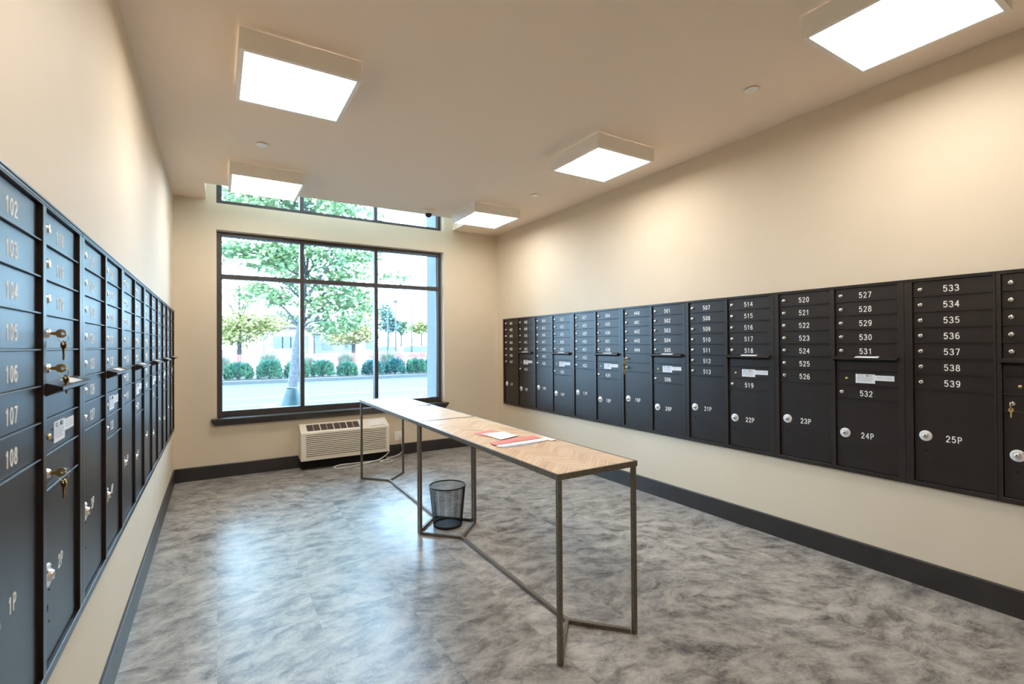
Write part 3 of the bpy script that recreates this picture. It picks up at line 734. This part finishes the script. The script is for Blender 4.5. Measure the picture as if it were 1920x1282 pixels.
# main street tree
rt = random.Random(11)
TY = 11.0
base = at(547,765,TY); base.z = GZ
tr_pts = [base, at(549,722,TY), at(552,690,TY), at(556,655,TY), at(563,615,TY+.05), at(569,570,TY+.1), at(570,520,TY+.1), at(568,470,TY), at(572,410,TY), at(570,340,TY), at(575,270,TY)]
t = thing('street_tree', 'young street tree with pale green leaves just outside the window', 'tree', tuple(base))
T = MB(); T.tube(smooth_path([p-base for p in tr_pts],4), [ .105-.085*(i/40) for i in range(41)], 10)
crown = []
def px_branch(i, ends, r0=.035):
    s = tr_pts[i]
    for (x,y,dy) in ends:
        e = at(x,y,TY+dy); P = limb(T, s-base, e-base, r0, .008, rnd=rt)
        for f in (.55,.75,.95):
            q = P[int(f*6)]
            for _ in range(2):
                e2 = q+Vector((rt.gauss(0,.28),rt.gauss(0,.28),rt.uniform(-.1,.35))); limb(T, q, e2, .007, .003, n=3, rnd=rt)
px_branch(4, [(640,560,.6),(500,560,.5),(610,600,-.4)]); px_branch(5, [(510,520,-.3),(620,500,.4),(680,545,.8),(640,480,-.5)])
px_branch(6, [(430,468,.2),(515,460,.5),(640,455,.5),(600,440,-.5)]); px_branch(7,[(500,400,.3),(650,390,.4),(540,350,-.4),(470,440,-.2)]); px_branch(8,[(460,350,.2),(680,350,.5),(600,300,-.4)]); px_branch(9,[(500,280,0),(640,270,.4)])
part('trunk', T, M['bark'], t, smooth=True)
def blob(n, x, y, rx, ry, dy=0, sy=.8, k=10):
    """n little leaf clusters inside an ellipse seen round (x,y)"""
    out = []
    for _ in range(n):
        while True:
            a, b_ = rt.uniform(-1,1), rt.uniform(-1,1)
            if a*a+b_*b_ < 1: break
        c = at(x+a*rx, y+b_*ry, TY+dy+rt.uniform(-sy,sy))
        for _ in range(k): out.append(c-base+Vector((rt.gauss(0,.11),rt.gauss(0,.11),rt.gauss(0,.055))))
    return out
LV = []
for a in [(95,610,545,75,40,.4),(85,640,585,50,40,.4),(75,600,480,85,28,0),(38,660,500,40,25,.3),(60,540,470,50,20,0),(16,450,474,28,12,0),(26,490,490,45,12,0),(26,480,462,45,9,.2),(10,427,468,12,7,.2),
          (22,535,505,22,16,-.2),(28,520,545,45,25,.3),(22,480,560,45,18,.3),(20,620,610,40,22,0),(12,745,522,32,7,.4),(12,690,478,30,8,.4),
          (130,540,385,130,34,0),(90,620,400,95,28,.3),(90,480,360,80,30,0),(120,560,320,120,40,0),(90,570,260,90,40,0)]:
    LV += blob(a[0],a[1],a[2],a[3],a[4],a[5])
FL = MB(); leaves(FL, LV, .125, .5, rt); part('foliage', FL, M['leaf'], t)
# watering bag round its foot
bgt = thing('watering_bag', 'dark green watering bag strapped round the foot of the street tree', 'watering bag', (base.x+.0,TY,GZ))
B = MB(); pf = [(.30,0),(.31,.10),(.26,.30),(.19,.50),(.125,.68),(.11,.74)]
n = 20; vs = []; fs = []
for r, z in pf:
    for k in range(n):
        a = 2*PI*k/n; q = r*(1+.07*math.cos(3*a+z*4)); vs.append((q*math.cos(a)*1.0+.02*z, q*.85*math.sin(a), z))
for i in range(len(pf)-1):
    for k in range(n): fs.append((i*n+k,i*n+(k+1)%n,(i+1)*n+(k+1)%n,(i+1)*n+k))
fs += [tuple(range(n-1,-1,-1)), tuple((len(pf)-1)*n+k for k in range(n))]
B.add(vs, fs); part('bag', B, M['bag'], bgt, smooth=True)
part('strap', MB().tube([(.118*math.cos(a)+.015,.105*math.sin(a),.735+.01*math.sin(2*a)) for a in [2*PI*i/20 for i in range(20)]], .010, 6, closed=True), M['strap'], bgt, smooth=True)

# low shrubs behind the curb
def shrub(loc, rx, rz_, m, label, n=1700, size=.13, seed=0, group='low evergreen shrubs behind the curb', name='evergreen_shrub'):
    rs = random.Random(seed); t = thing(name, label, 'shrub', loc, 0, group)
    S = MB()
    for k in range(9):
        a = 2*PI*k/9+rs.uniform(-.3,.3); S.tube([(0,0,0),(rx*.3*math.cos(a),rx*.3*math.sin(a),rz_*.4),(rx*.75*math.cos(a),rx*.7*math.sin(a),rz_*rs.uniform(.55,.85))],[.03,.02,.006],5)
    part('stem', S, M['bark_dark'], t)
    P = []
    while len(P) < n:
        a, b_, c = rs.uniform(-1,1), rs.uniform(-1,1), rs.uniform(0,1)
        rr_ = a**4+b_**4+c**3
        if rr_ < .93 and rr_ > .12: 
            bump = 1+.16*math.sin(a*7+seed)*math.cos(b_*6+seed*2)
            P.append((a*rx*.89, b_*rx*.9*bump, c*rz_*bump+.02))
    Fm = MB()
    for p in P:
        p = Vector(p); d = (p/ max(rx,.1) + Vector((rs.gauss(0,.35),rs.gauss(0,.35),rs.uniform(.1,.9)))).normalized(); s = size*rs.uniform(.6,1.3)
        sd = d.cross(Vector((rs.gauss(0,1),rs.gauss(0,1),rs.gauss(0,1)))).normalized()
        Fm.add([p-sd*s*.22, p+sd*s*.22, p+d*s], [(0,1,2)]) if name == 'grass' else Fm.add([p, p+d*s*.5+sd*s*.25, p+d*s, p+d*s*.5-sd*s*.25],[(0,1,2),(0,2,3)])
    part('foliage', Fm, m, t); return t
sh = [(-.35,.55,.68,'leaf_dark','green spreading shrub behind the curb, cut by the left window jamb'),
      (.85,.58,.64,'leaf_dark','first full green shrub behind the curb from the left window jamb'),
      (2.05,.54,.74,'leaf_dark','second full green shrub behind the curb from the left window jamb'),
      (3.2,.55,.70,'leaf_dark','green shrub behind the curb just left of the leaning tree trunk'),
      (4.35,.56,.66,'leaf_dark','green shrub behind the curb, behind the leaning tree trunk and first mullion'),
      (5.45,.48,.56,'leaf_dark','sparser green shrub behind the curb right of the first window mullion'),
      (6.75,.56,.62,'leaf_dark2','dark blue-green shrub behind the curb, right beside the bare mulch gap'),
      (7.9,.52,.70,'leaf_dark2','blue-green shrub behind the curb, partly behind the second window mullion'),
      (9.0,.53,.66,'leaf_dark','lower green shrub behind the curb just right of the second window mullion'),
      (10.15,.60,.92,'leaf_dark2','tallest glossy dark shrub behind the curb, beside the pale outside wall')]
for i, (x, rx, rz_, mm_, lab) in enumerate(sh): shrub((x, 24.45+.12*math.sin(i*2.1), 0), rx, rz_, M[mm_], lab, seed=i+1)
# tall wispy grasses
def grass(loc, r, h, label, seed):
    rs = random.Random(seed); t = thing('ornamental_grass', label, 'ornamental grass', loc, 0, 'tall wispy grasses behind the shrubs'); G = MB()
    for _ in range(420):
        a = rs.uniform(0,2*PI); q = rs.uniform(0,.15); l = h*rs.uniform(.6,1); sp = r*rs.uniform(.2,1)
        b0 = Vector((q*math.cos(a),q*math.sin(a),0)); tip = Vector((sp*math.cos(a),sp*math.sin(a),l)); mdl = b0.lerp(tip,.5)+Vector((0,0,.12*l)); s = Vector((-math.sin(a),math.cos(a),0))*.014
        G.add([b0-s,b0+s,mdl+s,tip,mdl-s],[(0,1,2,4),(4,2,3)])
    part('blades', G, M['leaf_grass'], t)
for i, (x,y,r,h,lab) in enumerate([(416,690,.55,1.15,'wispy grass clump at the left window edge'),(505,690,.75,1.30,'broad wispy grass clump between the left window edge and the tree trunk'),(578,690,.6,1.05,'wispy grass clump just behind the tree trunk'),(648,690,.7,1.25,'wispy grass clump in the middle window bay'),(727,690,.75,1.3,'wispy grass clump just right of the second window mullion')]):
    p = at(x,y,27.2); grass((p.x,27.2,-.005), r, h, lab, 50+i)

# orange safety net
NY = 31.5
t = thing('safety_fence', 'orange plastic safety fence behind the shrubs across the street', 'fence', (0,NY,-.02))
ng_ = MB()
for k in range(15): z = .06+k*.066; ng_.box(-8,26,-.01,.01,z,z+.034)
for k in range(0,340): x = -8+k*.1; ng_.box(x,x+.035,-.008,.008,.05,1.02)
part('net', ng_, M['orange_net'], t)
for k in range(14): part('post', MB().box(-8+k*2.6-.02,-8+k*2.6+.02,.02,.06,0,1.15), M['galv'], t)
# chain-link fence
CY = 40.0
t = thing('chain_link_fence', 'grey chain link fence standing behind the orange safety fence', 'fence', (0,CY,-.02))
for k in range(17): part('post', MB().tube([(-12+k*3,0,0),(-12+k*3,0,2.28)], .035, 8), M['galv'], t)
part('top_rail', MB().tube([(-12,0,2.26),(36,0,2.26)], .028, 6), M['galv'], t)
part('middle_rail', MB().tube([(-12,0,1.62),(36,0,1.62)], .022, 6), M['galv'], t)
wm = MB()
for k in range(-20,360): 
    x = -12+k*.135
    for s in (1,-1):
        a = max(x, -12); wm.bar((x if s>0 else x+2.2,-.04,.03),(x+2.2 if s>0 else x,-.04,2.23), .006, .006)
part('wire_mesh', wm, M['galv'], t)

# trees across the street
def far_tree(px, Y, zb, ph, crowns, m, bark, label, name='broadleaf_tree', size=.3, k=9, seed=3, r=.16, group=None):
    """trunk at column px; crowns: (x,y,rx,ry,n) ellipses seen in the photograph at distance Y"""
    rs = random.Random(seed); b0 = at(px,640,Y); b0.z = zb; top = at(px, ph, Y)
    t = thing(name, label, 'tree', tuple(b0), 0, group); S = MB()
    S.tube([Vector((0,0,0)), (top-b0)*.5+Vector((.05,0,0)), top-b0], [r,r*.7,r*.2], 8)
    P = []
    for (x,y,rx,ry,n) in crowns:
        c0 = at(x,y,Y)-b0; a0 = (top-b0)*.55
        for _ in range(3):
            e = at(x+rs.uniform(-.7,.7)*rx, y+rs.uniform(-.7,.7)*ry, Y+rs.uniform(-1,1))-b0; limb(S, a0, e, r*.4, r*.08, n=5, rnd=rs)
        for _ in range(n):
            while True:
                a, b_ = rs.uniform(-1,1), rs.uniform(-1,1)
                if a*a+b_*b_ < 1: break
            c = at(x+a*rx, y+b_*ry, Y+rs.uniform(-1.3,1.3))-b0
            for _ in range(k): P.append(c+Vector((rs.gauss(0,.3),rs.gauss(0,.3),rs.gauss(0,.15))))
    part('trunk', S, bark, t, smooth=True); Fm = MB(); leaves(Fm, P, size, .5, rs); part('foliage', Fm, m, t); return t
far_tree(448,36,-.02,530,[(445,606,50,20,190),(500,610,35,14,110),(440,634,55,11,100),(440,560,45,40,50),(470,540,35,25,20)],M['leaf_yellow'],M['bark_dark'],'yellow autumn tree behind the fence in the left window bay',seed=5,size=.24)
far_tree(662,36.5,-.02,560,[(655,628,48,16,190),(685,600,20,38,130),(690,550,14,25,35)],M['leaf_orange'],M['bark_dark'],'orange and yellow autumn tree behind the fence in the middle window bay',seed=6,size=.24)
far_tree(530,84,-.02,600,[(530,600,32,16,60),(560,602,25,12,40)],M['leaf_far'],M['bark_dark'],'hazy green tree far off beside the brick building',seed=7,size=.5,r=.25)
far_tree(728,80,-.02,590,[(722,595,13,28,130),(733,608,12,14,90)],M['leaf_blue'],M['bark_dark'],'blue-green evergreen far off, left of the lamp post',seed=8,size=.5,r=.25,name='evergreen_tree')
far_tree(752,92,-.02,605,[(754,614,12,11,110)],M['leaf_far'],M['bark_dark'],'rounded green tree far off between the lamp post and the bare pole',seed=9,size=.5,r=.25,group='far trees on the right')
far_tree(790,84,-.02,605,[(788,615,20,10,170)],M['leaf_yellow'],M['bark_dark'],'yellow-green tree far off beside the pale outside wall',seed=10,size=.5,r=.25,group='far trees on the right')
far_tree(600,95,-.02,605,[(600,622,60,10,80)],M['leaf_far'],M['bark_dark'],'low green tree far off behind the middle window bay',seed=12,size=.6,r=.25)

# distant building
Yb = 68; p0 = at(498,640,Yb); p1 = at(588,640,Yb); 
t = thing('brick_building', 'low faded brick building far off behind the street tree', 'building', (p0.x,Yb,-.02))
wd = p1.x-p0.x
part('wall', MB().box(0,wd,0,9,0,3.9), M['brick'], t); part('roof', MB().prism([(-.4,3.9),(wd+.4,3.9),(wd-.2,4.25),(.2,4.25)],'y',-.4,9.4), M['roof'], t)
for k in range(4):
    x = .9+k*(wd-1.8)/4; part('window', MB().box(x,x+1.1,-.05,.02,1.3,2.7), M['shade_glass'], t)
part('door', MB().box(wd*.55,wd*.55+1.6,-.06,.02,0,2.4), M['pale_wall'], t)
p2 = at(590,640,Yb+4); p3 = at(668,640,Yb+4)
t = thing('pale_house', 'low pale building with flat roof far off in the middle window bay', 'building', (p2.x,Yb+4,-.02)); wd = p3.x-p2.x
part('wall', MB().box(0,wd,0,8,0,3.2), M['pale_wall'], t); part('roof', MB().box(-.5,wd+.5,-.5,8.5,3.2,3.55), M['brick'], t)
for k in range(3): x = 1+k*3; part('window', MB().box(x,x+1.4,-.05,.02,1.0,2.3), M['shade_glass'], t)
# poles
for px_, ptop, Y, lab, lamp in [(742,568,48,'tall pale lamp post with flat head across the street',True),(772,574,50,'bare tall pole right of the lamp post',False),(727,583,52,'short pale pole left of the lamp post',False)]:
    b0 = at(px_,640,Y); b0.z = -.02; hh = at(px_,ptop,Y).z
    t = thing('lamp_post' if lamp else 'utility_pole', lab, 'lamp post' if lamp else 'pole', tuple(b0))
    part('pole', MB().tube([(0,0,0),(0,0,hh)], [.11,.07], 10), M['concrete'], t, smooth=True)
    if lamp: part('lamp_head', MB().lathe([(.08,hh),(.30,hh+.18),(.34,hh+.28),(.0001,hh+.34)],16,cap0=True,cap1=False), M['galv'], t)
    else: part('cap', MB().lathe([(.09,hh),(.09,hh+.06),(.0001,hh+.1)],12,cap0=True,cap1=False), M['galv'], t)
# parked cars behind the fence
def car(px_, Y, m, label):
    b0 = at(px_,640,Y); t = thing('parked_car', label, 'car', (b0.x,Y,-.02), 0, 'parked cars behind the fence')
    bd = [(-2.1,.35),(-2.15,.75),(-1.9,.92),(-1.25,.98),(-.75,1.42),(.75,1.45),(1.35,1.0),(2.0,.88),(2.15,.6),(2.1,.35)]
    part('body', MB().prism(bd,'y',-.85,.85), m, t, bevel=.06)
    part('window', MB().prism([(-1.12,1.0),(-.70,1.36),(.70,1.38),(1.2,1.02)],'y',-.865,.865), M['shade_glass'], t)
    for x in (-1.35,1.35):
        for y in (-.80,.80): part('wheel', MB().lathe([(.33,y-.1),(.33,y+.1)],20,c=(x,0,.33),axis='y'), M['tyre'], t)
car(722,56,M['car_white'],'white parked car behind the fence, left of the lamp post')
car(768,58,M['car_blue'],'slate blue parked car behind the fence, right of the lamp post')
car(792,60,M['car_white'],'white parked car behind the fence, next to the pale outside wall')
